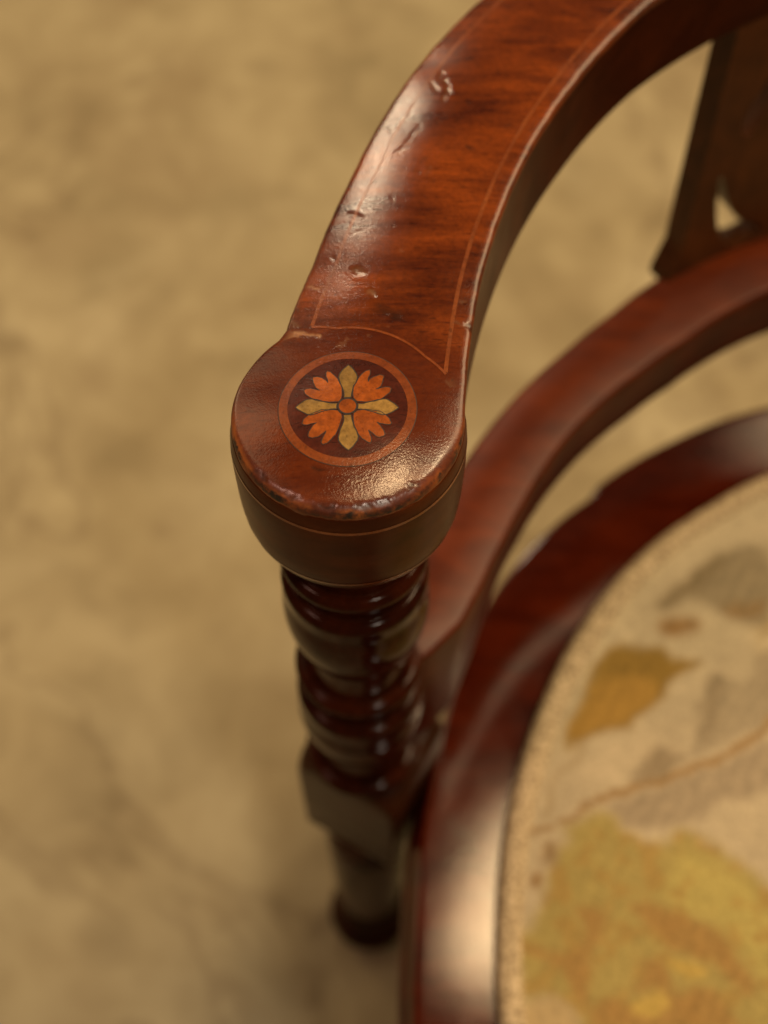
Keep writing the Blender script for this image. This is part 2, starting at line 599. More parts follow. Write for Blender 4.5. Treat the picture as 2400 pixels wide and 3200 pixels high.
q_f = (fine - POST) @ FWD
fine = fine[(q_f < -.012)]
cp = cp[((cp - POST) @ FWD) >= -.012]
inn = np.r_[fine, cp]
di = edge_dist(inn)
inn = inn[di > .0025]
pts.append(inn)
allp = np.concatenate(pts)
res = delaunay_2d_cdt([Vector(p) for p in allp], [(i, i + 1) for i in range(len(loop) - 1)] + [(len(loop) - 1, 0)], [], 1, 1e-7)
tv = np.array([(v[0], v[1]) for v in res[0]])
tf = [list(f) for f in res[2]]
tz, tdirt, tpale, td = arm_top(tv)
edge_attr = np.clip(1 - td / .0022, 0, 1)
qq = (tv - POST) @ FWD
frontness = smoothstep(-.010, .015, qq)
edge_attr = edge_attr * (.55 + .45 * frontness) + frontness * .38 * np.clip(1 - td / .006, 0, 1)
edge_attr = np.clip(edge_attr, 0, 1)
cap_attr = (1 - smoothstep(.0247, .0252, np.hypot(*(tv - POST).T))) * 1.0
cap_attr = np.maximum(cap_attr, smoothstep(-.022, -.018, qq)) * (1 - np.clip(edge_attr * 1.3, 0, 1))
# orient faces up, drop faces outside (cdt output_type 1 keeps the inside)
f2 = []
for f in tf:
    a, b, c = tv[f[0]], tv[f[1]], tv[f[2]]
    cr = (b[0] - a[0]) * (c[1] - a[1]) - (b[1] - a[1]) * (c[0] - a[0])
    f2.append(f if cr > 0 else f[::-1])
tf = f2
# side walls from the border
key = {}
for i, p in enumerate(tv):
    key.setdefault((round(p[0], 6), round(p[1], 6)), i)
border = []
for p in loop:
    i = key.get((round(p[0], 6), round(p[1], 6)))
    if i is None:
        i = int(np.argmin(((tv - p) ** 2).sum(1)))
    if not border or border[-1] != i:
        border.append(i)
verts = [(tv[i][0], tv[i][1], tz[i]) for i in range(len(tv))]
lev = []
nb = len(border)
for zz in (ARM_Z - .0045, ARM_Z - .008, ARM_Z - .016, ARM_B + .0015, ARM_B):
    base = len(verts)
    lev.append(base)
    for i in border:
        p = loop0[int(np.argmin(((loop - tv[i]) ** 2).sum(1)))]
        verts.append((p[0], p[1], min(zz, tz[i] - .0006 - .0004 * (ARM_Z - zz) / .004)))
faces = list(tf)
prev = border
for base in lev:
    cur = list(range(base, base + nb))
    for k in range(nb):
        k2 = (k + 1) % nb
        faces.append((prev[k], cur[k], cur[k2], prev[k2]))
    prev = cur
faces.append(prev[::-1])
nv_extra = len(verts) - len(tv)
arm = build('arm_rail', verts, faces, 'veneer', chair, True,
            {'edge': np.r_[edge_attr, np.full(nv_extra, .30)], 'dirt': np.r_[tdirt, np.zeros(nv_extra)], 'pale': np.r_[tpale, np.zeros(nv_extra)],
             'cap': np.r_[cap_attr, np.zeros(nv_extra)]}, angle=50)
arm.data.materials.append(M['arm_side'])  # side faces darker than the top: their shade is put into the colour
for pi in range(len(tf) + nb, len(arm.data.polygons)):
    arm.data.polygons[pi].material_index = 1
bm = bmesh.new(); bm.from_mesh(arm.data); bmesh.ops.recalc_face_normals(bm, faces=bm.faces); bm.to_mesh(arm.data); bm.free()

ARM_PARTS = []


def inlay(name, poly, mat, lift, step=.0007, parent=arm):
    """a thin sheet let into the arm top; poly in chair coordinates"""
    poly = [tuple(p) for p in poly]
    pl = np.array(poly)
    x0, y0 = pl.min(0); x1, y1 = pl.max(0)
    gx, gy = np.meshgrid(np.arange(x0, x1, step), np.arange(y0, y1, step))
    gp = np.c_[gx.ravel(), gy.ravel()]
    ins = inside(gp, pl)
    gp = gp[ins]
    if len(gp):
        # keep clear of the outline
        s0, s1 = pl, np.roll(pl, -1, 0)
        d = s1 - s0
        rel = gp[:, None] - s0[None]
        t = np.clip((rel * d[None]).sum(2) / np.maximum((d ** 2).sum(1), 1e-14)[None], 0, 1)
        dist = np.sqrt(((rel - t[..., None] * d[None]) ** 2).sum(2)).min(1)
        gp = gp[dist > step * .45]
    allp = np.concatenate([pl, gp]) if len(gp) else pl
    n = len(pl)
    res = delaunay_2d_cdt([Vector(p) for p in allp], [(i, (i + 1) % n) for i in range(n)], [], 1, 1e-7)
    v2 = np.array([(v[0], v[1]) for v in res[0]])
    z = arm_top(v2)[0] + lift
    fs = []
    for f in res[2]:
        a, b, c = v2[f[0]], v2[f[1]], v2[f[2]]
        if not inside(np.array([(a + b + c) / 3]), pl)[0]:
            continue
        cr = (b[0] - a[0]) * (c[1] - a[1]) - (b[1] - a[1]) * (c[0] - a[0])
        fs.append(f if cr > 0 else f[::-1])
    o = build(name, np.c_[v2, z], fs, mat, parent, True)
    ARM_PARTS.append(o)
    return o


def inside(p, pl):
    x, y = p[:, 0], p[:, 1]
    c = np.zeros(len(p), bool)
    n = len(pl)
    for i in range(n):
        x0, y0 = pl[i]; x1, y1 = pl[(i + 1) % n]
        if y0 == y1:
            continue
        m = ((y0 > y) != (y1 > y)) & (x < (x1 - x0) * (y - y0) / (y1 - y0) + x0)
        c ^= m
    return c


def ribbon(name, line, width, mat, lift, parent=arm, rows=3, closed=False):
    line = np.array(line, float)
    if closed:
        t = np.roll(line, -1, 0) - np.roll(line, 1, 0)
    else:
        t = np.gradient(line, axis=0)
    t /= np.linalg.norm(t, axis=1)[:, None]
    nn = np.c_[-t[:, 1], t[:, 0]]
    vs = []
    w = np.asarray(width) * np.ones(len(line))
    for i in range(len(line)):
        for j in range(rows):
            vs.append(line[i] + nn[i] * w[i] * (j / (rows - 1) - .5))
    vs = np.array(vs)
    z = arm_top(vs)[0] + lift
    fs = grid_faces(len(line), rows, wrap_u=closed)
    o = build(name, np.c_[vs, z], fs, mat, parent, True)
    # faces up
    if o.data.polygons[0].normal.z < 0:
        o.data.flip_normals()
    ARM_PARTS.append(o)
    return o


def wander(t, s):
    return noise.noise(Vector((t * .35, s, 0))) * .00018


# stringing lines along both edges, and the arc that closes them at the cap
ribbon('stringing_line', [P(t, float(r_out(t)) - .0066 + wander(t, 1)) for t in np.arange(0, 110.6, .25)], .00095, 'string', .00007)
ribbon('stringing_line', [P(t, float(r_in(t)) + .0054 + wander(t, 9)) for t in np.arange(0, 112.9, .25)], .00105, 'string', .00007)
arcp = []
pa = np.array(P(112.9, float(r_in(112.9)) + .0054)) - POST
pb = np.array(P(110.6, float(r_out(110.6)) - .0066)) - POST
aa, ab = math.atan2(pa[1], pa[0]), math.atan2(pb[1], pb[0])
for k in np.linspace(0, 1, 70):
    a = aa + (ab - aa) * k
    rr = np.interp(k, [0, .18, .5, .85, 1], [np.linalg.norm(pa), .0252, .0250, .0252, np.linalg.norm(pb)])
    arcp.append(POST + rr * np.array([math.cos(a), math.sin(a)]))
ribbon('stringing_line', arcp, .00070, 'ring', .00009)

# the roundel: dark ground, ring, four pale and four orange petals, centre
circ = lambda r, n=90: [POST + r * np.array([math.cos(a), math.sin(a)]) for a in np.linspace(0, 2 * math.pi, n, endpoint=False)]
inlay('roundel_ground', circ(.0150), 'roundel', .00006)
ribbon('roundel_ring', circ(.01595, 140), .0022, 'ring', .00010, closed=True, rows=4)
ribbon('joint_line', circ(.01713, 140), .00022, 'mastic', .00008, closed=True)
pale_half = [(.85, 2.6), (.95, 4.0), (1.35, 5.6), (2.05, 7.3), (2.42, 8.9), (2.25, 9.9), (1.5, 11.1), (.7, 12.1)]
pale = pale_half + [(0, 12.75)] + [(-x, y) for x, y in pale_half[::-1]]
orange = [(-2.3, 1.35), (-1.35, 2.3), (-1.25, 3.2), (-1.6, 6.0), (-2.6, 8.3), (-3.5, 9.7), (-4.5, 10.6), (-5.4, 10.95), (-5.75, 10.5), (-5.65, 9.4),
          (-5.25, 8.0), (-5.05, 7.2), (-5.6, 7.9), (-6.6, 8.9), (-7.9, 9.4), (-8.9, 9.1), (-9.1, 8.6), (-8.8, 7.4), (-8.1, 5.9), (-7.1, 4.9),
          (-8.0, 5.3), (-9.4, 5.7), (-10.5, 5.6), (-10.9, 5.2), (-10.5, 4.0), (-9.4, 2.8), (-8.0, 1.85), (-6.4, 1.25), (-4.4, 1.1)]


def subdiv(poly, n=2):
    poly = np.array(poly, float)
    for _ in range(n - 1):
        q = []
        m = len(poly)
        for i in range(m):
            a, b = poly[i], poly[(i + 1) % m]
            q += [a, (a + b) / 2]
        poly = np.array(q)
    return poly


def place(poly, rot, sc=1.0, mir=False, jit=0.0):
    poly = subdiv(poly, 2)
    if jit:
        sd = RAND.uniform(0, 50)
        poly = poly + np.array([(noise.noise(Vector((x * .55, y * .55, sd))), noise.noise(Vector((x * .55, y * .55, sd + 9)))) for x, y in poly]) * jit * 2
    if mir:
        poly = poly * np.array([-1, 1])
        poly = poly[::-1]
    c, s = math.cos(rot), math.sin(rot)
    x = poly[:, 0] * c - poly[:, 1] * s
    y = poly[:, 0] * s + poly[:, 1] * c
    return np.c_[x, y] * MM * sc + POST


for k in range(4):
    pp = place(pale, k * math.pi / 2 + RAND.uniform(-.03, .03), RAND.uniform(.97, 1.02), jit=.10)
    inlay('pale_petal', pp, 'boxwood', .00012, .0006)
    ribbon('joint_line', pp, .00028, 'mastic', .00014, closed=True, rows=2)
for mx, my in ((1, 1), (-1, 1), (1, -1), (-1, -1)):
    q = np.array(orange) * np.array([mx, my])
    if mx * my < 0:
        q = q[::-1]
    pp = place(q, RAND.uniform(-.03, .03), RAND.uniform(.98, 1.02), jit=.16)
    inlay('leaf_petal', pp, 'satin', .00012, .0006)
    ribbon('joint_line', pp, .00022, 'mastic', .00013, closed=True, rows=2)
inlay('roundel_centre', circ(.0022, 40), 'satin', .00016, .0006)
ribbon('joint_line', circ(.00232, 48), .0004, 'mastic', .00018, closed=True, rows=2)

# ---- drum under the cap, with two stringing lines
drum_prof = smooth_profile([(.6940, .0293), (.6910, .0299), (.6860, .0303), (.6760, .0303), (.6670, .0301), (.6610, .0294), (.6565, .0280), (.6535, .0258), (.6520, .0230), (.6515, .0195)])
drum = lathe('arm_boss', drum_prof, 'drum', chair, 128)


def hoop(name, z, w, mat, parent):
    n = 128
    pr = sorted(drum_prof)
    vs = []
    for i in range(n):
        a = 2 * math.pi * i / n
        for dz in (w / 2, 0, -w / 2):
            rr = float(np.interp(z + dz, [p[0] for p in pr], [p[1] for p in pr])) + .00012
            vs.append((POST[0] + rr * math.cos(a), POST[1] + rr * math.sin(a), z + dz))
    o = build(name, vs, grid_faces(n, 3, wrap_u=True, flip=True), mat, parent)
    p0 = o.data.polygons[0]
    if (p0.center.x - POST[0]) * p0.normal.x + (p0.center.y - POST[1]) * p0.normal.y < 0:
        o.data.flip_normals()
    return o


for zz, ww in ((.6890, .0010), (.6612, .0014)):
    hoop('stringing_line', zz, ww, 'string', drum)

# ---- turned post
def bead(zc, rc, a, d0, d1, n=14):
    return [(zc + a * math.sin(math.radians(d)), rc + a * math.cos(math.radians(d))) for d in np.linspace(d0, d1, n)]


post_prof = smooth_profile([(.6540, .0210), (.6480, .0198), (.6400, .0193), (.6352, .0193), (.6343, .0197)]) + bead(.6312, .0196, .0032, 85, -70) \
    + smooth_profile([(.6272, .0201), (.6215, .0193), (.6190, .0194), (.6182, .0198)]) + bead(.6148, .0197, .0034, 85, -5) \
    + smooth_profile([(.6118, .0230), (.6080, .0229), (.6020, .0236), (.5950, .0238), (.5880, .0232), (.5820, .0221), (.5770, .0208), (.5745, .0200), (.5726, .0191), (.5690, .0185), (.5600, .0184), (.5530, .0188), (.5512, .0195)]) \
    + bead(.5478, .0196, .0034, 85, -70) + smooth_profile([(.5430, .0202), (.5360, .0194), (.5318, .0195), (.5306, .0201)]) + bead(.5270, .0200, .0036, 85, -5) \
    + smooth_profile([(.5235, .0235), (.5190, .0235), (.5120, .0242), (.5050, .0240), (.4980, .0230), (.4930, .0218), (.4900, .0209), (.4882, .0199), (.4840, .0191), (.4750, .0189), (.4660, .0192), (.4634, .0199)]) \
    + bead(.4595, .0201, .0038, 85, -40) + [(.4535, .0222), (.4500, .0210)]
post = lathe('turned_post', post_prof, 'turned', chair, 112)


def rounded_square(h, cr, n=8):
    pts = []
    for k, (sx, sy) in enumerate(((1, 1), (-1, 1), (-1, -1), (1, -1))):
        for i in range(n + 1):
            a = math.pi / 2 * (k + i / n)
            pts.append((sx * (h - cr) + cr * math.cos(a), sy * (h - cr) + cr * math.sin(a)))
    return pts


def block_mesh(levels, name, mat, centre, parent):
    vs, m = [], None
    for z, h, cr in levels:
        ring = rounded_square(h, cr)
        m = len(ring)
        for x, y in ring:
            vs.append((centre[0] + x * BX + y * LX, centre[1] + x * BY + y * LY, z))
    fs = grid_faces(len(levels), m, wrap_v=True)
    fs.append(list(range(m))[::-1])
    fs.append([(len(levels) - 1) * m + i for i in range(m)])
    o = build(name, vs, fs, mat, parent, True, angle=40)
    b = bmesh.new(); b.from_mesh(o.data); bmesh.ops.recalc_face_normals(b, faces=b.faces); b.to_mesh(o.data); b.free()
    return o


block = block_mesh([(.4565, .0205, .0200), (.4560, .0222, .0195), (.4535, .0234, .0150), (.4490, .0246, .0085), (.4430, .0246, .0045), (.4350, .0246, .0028), (.4000, .0246, .0026),
                    (.3650, .0246, .0026), (.3630, .0230, .0035), (.3615, .0205, .0060)], 'post_block', 'block', POST + np.array([.0036, .0040]), chair)
leg_prof = [(.3630, .0170), (.3600, .0165), (.3560, .0172), (.3520, .0196), (.3470, .0206), (.3420, .0196), (.3380, .0180), (.3330, .0195), (.3200, .0212), (.2700, .0210), (.2000, .0192),
            (.1700, .0180), (.1600, .0180), (.1540, .0198), (.1480, .0235), (.1420, .0262), (.1340, .0264), (.1280, .0240), (.1240, .0200), (.1225, .0185)]
leg = lathe('leg', smooth_profile(leg_prof, .0016), 'turned', chair, 64)
lathe('foot_glide', [(.1235, .0150), (.1230, .0165), (.1200, .0165), (.1180, .0150)], 'metal', leg, 40)


# ---- curved rails, swept round the plan
def sweep(name, ts, section, mat, parent, angle=45, caps=True):
    """section(t) -> closed list of (r, z)"""
    vs, m = [], None
    for t in ts:
        s = section(t)
        m = len(s)
        for r, z in s:
            x, y = P(t, r)
            vs.append((x, y, z))
    fs = grid_faces(len(ts), m, wrap_v=True)
    if caps:
        fs.append(list(range(m)))
        fs.append([(len(ts) - 1) * m + i for i in range(m)][::-1])
    o = build(name, vs, fs, mat, parent, True, angle=angle)
    b = bmesh.new(); b.from_mesh(o.data); bmesh.ops.recalc_face_normals(b, faces=b.faces); b.to_mesh(o.data); b.free()
    return o


def box_section(ri, ro, zb, zt, e=.0025, n=4, crown=.0012):
    s = []
    for cx, cz, a0 in ((ro - e, zt - e, 0), (ri + e, zt - e, 90), (ri + e, zb + e, 180), (ro - e, zb + e, 270)):
        for i in range(n + 1):
            a = math.radians(a0 + 90 * i / n)
            s.append((cx + e * math.cos(a), cz + e * math.sin(a)))
        if a0 == 0:                       # crowned top
            for i in range(1, 6):
                u = i / 6
                s.append((ro - e + (ri + e - ro + e) * u, zt + crown * math.sin(math.pi * u)))
    return s


MID_O = ([0, 50, 54, 64, 72, 79, 85, 91, 97, 104, 109, 113, 117], [.246, .2455, .2450, .2415, .2400, .2415, .2445, .2475, .2505, .2540, .2600, .2680, .2760])
MID_I = ([0, 50, 55, 69, 76, 84, 91, 98, 103, 108, 112, 115, 117], [.209, .2095, .2095, .2085, .2105, .2150, .2185, .2215, .2245, .2287, .2338, .2435, .2540])
ts_mid = np.r_[np.arange(0, 50, 2.0), np.arange(50, 116.6, .75)]
mid = sweep('middle_rail', ts_mid, lambda t: box_section(float(np.interp(t, *MID_I)), float(np.interp(t, *MID_O)), .5150 - .046 * float(smoothstep(101, 113, t)), .5500), 'rail', chair)

mid.data.materials.append(M['seat_side'])
for _i, _p in enumerate(mid.data.polygons):            # inner and lower faces: shade put in as a darker, duller wood
    if 13 <= _i % 25 <= 23 and len(_p.vertices) == 4:
        _p.material_index = 1
SEAT_O = ([0, 42, 58, 68, 70.5, 72.5, 78, 88, 96, 103, 111, 118, 125, 131, 135.6, 138.8, 150, 165, 180],
          [.2275, .2272, .2252, .2262, .2262, .2238, .2270, .2314, .2340, .2350, .2372, .2418, .2474, .2536, .2600, .2655, .2800, .2880, .2900])
GIMP_O = ([0, 48, 62, 80, 94, 105, 114.5, 122.7, 129.8, 136.2, 141.9, 155, 168, 180],
          [.1800, .1815, .1785, .1820, .1864, .1923, .1995, .2081, .2157, .2239, .2329, .2460, .2520, .2535])


def so(t):
    return float(np.interp(t, *SEAT_O))


def go(t):
    return float(np.interp(t, *GIMP_O))


def smooth_fn(fn, t, w=4.0):
    return sum(fn(abs(t + d) if abs(t + d) <= 180 else 360 - abs(t + d)) * k for d, k in ((-w, .25), (0, .5), (w, .25)))


def seat_section(t):
    t = abs(t)
    ro = smooth_fn(so, t, 2.5) if not (66 < t < 76) else smooth_fn(so, t, .5)
    ri = smooth_fn(go, t) - .012
    z = .4200
    k = .15 + .85 * float(smoothstep(108, 124, t))
    return [(ro - .0055, z), (ro - .0036, z - .00002), (ro - .0022, z - .0001), (ro - .0008, z - .0006), (ro, z - .0022), (ro + .0022 * k, z - .0060), (ro + .0046 * k, z - .0110), (ro + .0058 * k, z - .0170), (ro + .0060 * k, z - .0250), (ro + .0056 * k, z - .0400),
            (ro + .0030 * k, z - .0500), (ro - .006, z - .0530), (ri, z - .0530), (ri, z - .002), (ri + .002, z), (ri + .006, z), ((ri + ro) / 2, z)]


seat_rail = sweep('seat_rail', np.arange(0, 180.1, 1.0), seat_section, 'seatrail', chair, angle=35)
seat_rail.data.materials.append(M['seat_side'])
_m = len(seat_section(90))
for _i, _p in enumerate(seat_rail.data.polygons):      # the moulded side is duller than the polished top
    if 5 <= _i % _m <= 12 and len(_p.vertices) == 4:
        _p.material_index = 1

# ---- pierced splat between the rails
T0, T1 = 64.6, 15.4


def sym(poly):
    return [(80 - a, z) for a, z in poly][::-1]


holes = [
    [(59.8, .5980), (59.0, .5930), (58.0, .5820), (56.8, .5720), (55.2, .5650), (52.6, .5600), (52.2, .5560), (53.8, .5525), (56.0, .5535), (57.6, .5590), (58.7, .5690), (59.4, .5830)],
    [(58.4, .6175), (57.6, .6105), (56.8, .6110), (55.2, .6180), (53.4, .6280), (52.0, .6400), (51.4, .6520), (52.4, .6530), (54.0, .6470), (56.2, .6345)],
    [(49.5, .5560), (46.0, .5600), (43.0, .5700), (40.0, .5860), (37.0, .5700), (34.0, .5600), (30.5, .5560), (35.0, .5540), (40.0, .5535), (45.0, .5540)],
    [(48.5, .6100), (44.0, .6180), (40.0, .6420), (36.0, .6180), (31.5, .6100), (36.0, .6060), (40.0, .6000), (44.0, .6060)],
]
holes = [holes[0], holes[1], sym(holes[0]), sym(holes[1]), holes[2], holes[3]]
K = .24 * math.pi / 180


def dense(poly, step):
    out = []
    n = len(poly)
    for i in range(n):
        a, b = np.array(poly[i]), np.array(poly[(i + 1) % n])
        k = max(1, int(math.ceil(np.hypot(*(b - a)) / step)))
        out += [tuple(a + (b - a) * j / k) for j in range(k)]
    return out


def round_poly(poly, it=2):
    poly = [np.array(p) for p in poly]
    for _ in range(it):
        q = []
        for i in range(len(poly)):
            a, b = poly[i], poly[(i + 1) % len(poly)]
            q += [a * .75 + b * .25, a * .25 + b * .75]
        poly = q
    return [tuple(p) for p in poly]


def make_splat():
    board = dense([(T0 * K, .5480), (T0 * K, .5520), ((T0 - 1.5) * K, .5640), (60.9 * K, .6640), (60.7 * K, .6770), ((80 - 60.7) * K, .6770), ((80 - 60.9) * K, .6640), ((T1 + 1.5) * K, .5640), (T1 * K, .5520), (T1 * K, .5480)], .004)
    hp = [round_poly([(a * K, z) for a, z in h]) for h in holes]
    allp, edges = list(board), [(i, (i + 1) % len(board)) for i in range(len(board))]
    for h in hp:
        s = len(allp)
        allp += h
        edges += [(s + i, s + (i + 1) % len(h)) for i in range(len(h))]
    gx, gy = np.meshgrid(np.arange(14.5, 66, 1.6) * K, np.arange(.553, .676, .006))
    gp = np.c_[gx.ravel(), gy.ravel()]
    ok = inside(gp, np.array(board))
    for h in hp:
        ok &= ~inside(gp, np.array(h))
    allp += [tuple(p) for p in gp[ok]]
    res = delaunay_2d_cdt([Vector(p) for p in allp], edges, [], 1, 1e-7)
    v = np.array([(p[0], p[1]) for p in res[0]])
    fs = []
    for f in res[2]:
        c = np.array([v[list(f)].mean(0)])
        if inside(c, np.array(board))[0] and not any(inside(c, np.array(h))[0] for h in hp):
            fs.append(tuple(f))
    n = len(v)
    vs = []
    for thick in (0, .011):
        for a, z in v:
            r = .236 + (z - .55) / .126 * .016 + thick
            x, y = P(a / K, r)
            vs.append((x, y, z))
    out = list(fs) + [tuple(i + n for i in f[::-1]) for f in fs]
    cnt = {}
    for f in fs:
        for i in range(len(f)):
            e = (f[i], f[(i + 1) % len(f)])
            cnt[e] = cnt.get(e, 0) + 1
    for (a, b) in cnt:
        if (b, a) not in cnt:
            out.append((b, a, a + n, b + n))
    o = build('pierced_splat', vs, out, 'splat', chair, True, angle=35)
    b = bmesh.new(); b.from_mesh(o.data); bmesh.ops.recalc_face_normals(b, faces=b.faces); b.to_mesh(o.data); b.free()
    return o


splat = make_splat()

# ---- upholstered seat with printed pattern and braid
PRINT = {
    'leaf_a': [(-157.9, 70.6),(-133.2, 70.6),(-126.4, 61.1),(-116.3, 60.2),(-129.3, 50.9),(-136.1, 40.9),(-149.8, 29.5),(-165.1, 29.5),(-178.0, 21.5),(-180.7, 25.5),(-171.6, 42.6),(-164.0, 56.8)],
    'leaf_a_low': [(-162.7, 54.3),(-146.7, 56.8),(-136.4, 50.9),(-137.3, 43.4),(-149.4, 32.7),(-164.9, 31.1),(-176.1, 25.5),(-175.7, 30.3),(-170.0, 42.6)],
    'spot': [(-131.0, 81.2),(-124.1, 84.8),(-114.7, 83.0),(-113.0, 77.7),(-122.3, 74.1),(-130.1, 75.9)],
    'grey_top': [(-134.9, 89.3),(-111.9, 108.7),(-95.6, 123.0),(-70.1, 124.9),(-79.4, 72.4),(-96.0, 78.5),(-103.4, 83.0),(-109.9, 93.9),(-122.2, 92.9)],
    'grey_streak': [(-134.2, 88.4),(-109.0, 111.5),(-95.1, 121.0),(-94.5, 114.4),(-108.5, 103.1),(-119.8, 92.9)],
    'grey_streak2': [(-104.6, 85.7),(-95.8, 90.2),(-80.9, 92.0),(-82.5, 83.0),(-99.7, 80.3)],
    'feather': [(-123.1, 28.7),(-119.6, 42.6),(-113.5, 52.6),(-105.8, 51.7),(-102.0, 45.9),(-96.0, 49.2),(-90.9, 61.1),(-80.5, 66.3),(-86.4, 32.7),(-105.0, 22.3),(-121.1, 16.0),(-130.8, 11.3),(-125.9, 19.2)],
    'feather_dark': [(-114.5, 50.9),(-108.2, 50.9),(-112.7, 36.8),(-117.9, 22.3),(-121.9, 20.7),(-118.1, 36.8)],
    'feather2': [(-152.1, 8.3),(-147.0, 13.7),(-141.7, 19.9),(-136.6, 18.4),(-132.5, 15.2),(-131.0, 9.8),(-137.6, 5.2),(-154.5, 0.6)],
    'grey_under': [(-165.5, -5.8),(-153.2, -1.3),(-134.1, 3.3),(-114.4, 10.2),(-87.9, 24.4),(-91.9, 1.8),(-108.0, -5.8),(-121.2, -10.2),(-133.0, -16.1),(-155.0, -16.9),(-162.0, -13.9)],
    'yellow': [(-186.1, -13.9),(-168.6, -7.3),(-163.1, -11.0),(-158.1, -18.3),(-148.6, -24.1),(-136.8, -17.6),(-128.0, -22.0),(-116.9, -29.9),(-110.3, -38.3),(-95, -47.9),(-70, -80),(-80, -120),(-150.0, -130),(-184.7, -97.1),(-185.8, -86.0),(-194.9, -82.2),(-206.5, -82.2),(-204.9, -57.5),(-199.1, -54.1),(-193.1, -38.3),(-188.6, -26.3),(-182.3, -20.5)],
    'ochre1': [(-159.7, -45.9),(-151.3, -46.6),(-138.2, -54.1),(-125.4, -62.1),(-120.1, -72.6),(-114.9, -82.8),(-119.2, -84.1),(-127.3, -75.2),(-131.9, -68.7),(-140.1, -68.0),(-147.9, -64.8),(-152.6, -57.5),(-158.3, -52.7)],
    'ochre2': [(-182.3, -45.9),(-173.2, -47.3),(-171.6, -52.1),(-165.5, -47.3),(-170.0, -56.8),(-176.9, -64.1),(-175.8, -73.9),(-180.1, -91.0),(-186.4, -77.1),(-189.7, -67.4),(-203.3, -64.8),(-203.6, -58.8),(-192.8, -63.4),(-184.0, -66.1),(-179.1, -57.5)],
    'ochre3': [(-158.1, -68.7),(-152.6, -68.7),(-147.4, -77.1),(-148.1, -82.2),(-162.9, -80.9),(-160.2, -75.2)],
    'ochre4': [(-184.1, -97.1),(-177.7, -86.0),(-170.4, -81.6),(-162.9, -87.2),(-141.5, -78.4),(-132.8, -79.7),(-126.2, -89.7),(-124.0, -99.1),(-150, -112)],
    'bright': [(-138.0, -26.3),(-120.9, -32.7),(-105.2, -49.4),(-106.9, -83.5),(-114.0, -77.1),(-122.0, -62.8),(-131.3, -54.8),(-143.0, -48.0),(-146.5, -36.9)],
    'bright2': [(-162.6, -84.1),(-150.1, -82.2),(-147.8, -85.4),(-156.5, -89.7),(-163.1, -89.1)],
    'bright3': [(-150.0, -70.7),(-134.9, -70.7),(-134.2, -75.2),(-144.5, -75.8)],
    'cream_low': [(-206.6, -83.5),(-194.3, -82.8),(-185.9, -87.2),(-183.4, -97.1),(-208.1, -97.1)],
    'brown_l': [(-197.7, -32.7),(-194.1, -32.7),(-194.4, -37.6),(-198.0, -38.3)],
    'grey_l': [(-194.0, -21.2),(-188.0, -19.8),(-186.3, -25.6),(-191.0, -29.9),(-195.2, -28.4)],
}
STEM = [(-196.4, -14.7),(-183.6, -10.2),(-168.2, -2.8),(-152.9, 1.8),(-133.8, 5.6),(-118.0, 11.0),(-105.8, 17.2),(-86.6, 31.6)]
THIN = [(-192.1, -5.8),(-188.0, 0.3),(-182.0, 9.4),(-175.3, 17.2),(-169.1, 27.6)]


def poly_sd(p, poly):
    pl = np.array(round_poly(poly, 2))
    s0, s1 = pl, np.roll(pl, -1, 0)
    d = s1 - s0
    best = np.full(len(p), 1e9)
    for i in range(len(pl)):
        rel = p - s0[i]
        t = np.clip(rel @ d[i] / max((d[i] ** 2).sum(), 1e-9), 0, 1)
        q = rel - t[:, None] * d[i]
        best = np.minimum(best, np.sqrt((q ** 2).sum(1)))
    return np.where(inside(p, pl), -best, best)


def line_d(p, line):
    ln = np.array(line)
    best = np.full(len(p), 1e9)
    for i in range(len(ln) - 1):
        d = ln[i + 1] - ln[i]
        rel = p - ln[i]
        t = np.clip(rel @ d / (d ** 2).sum(), 0, 1)
        q = rel - t[:, None] * d
        best = np.minimum(best, np.sqrt((q ** 2).sum(1)))
    return best


def fbm(p, f, seed):
    return np.array([noise.fractal(Vector((x * f, y * f, seed)), 1.0, 2.0, 3) for x, y in p])


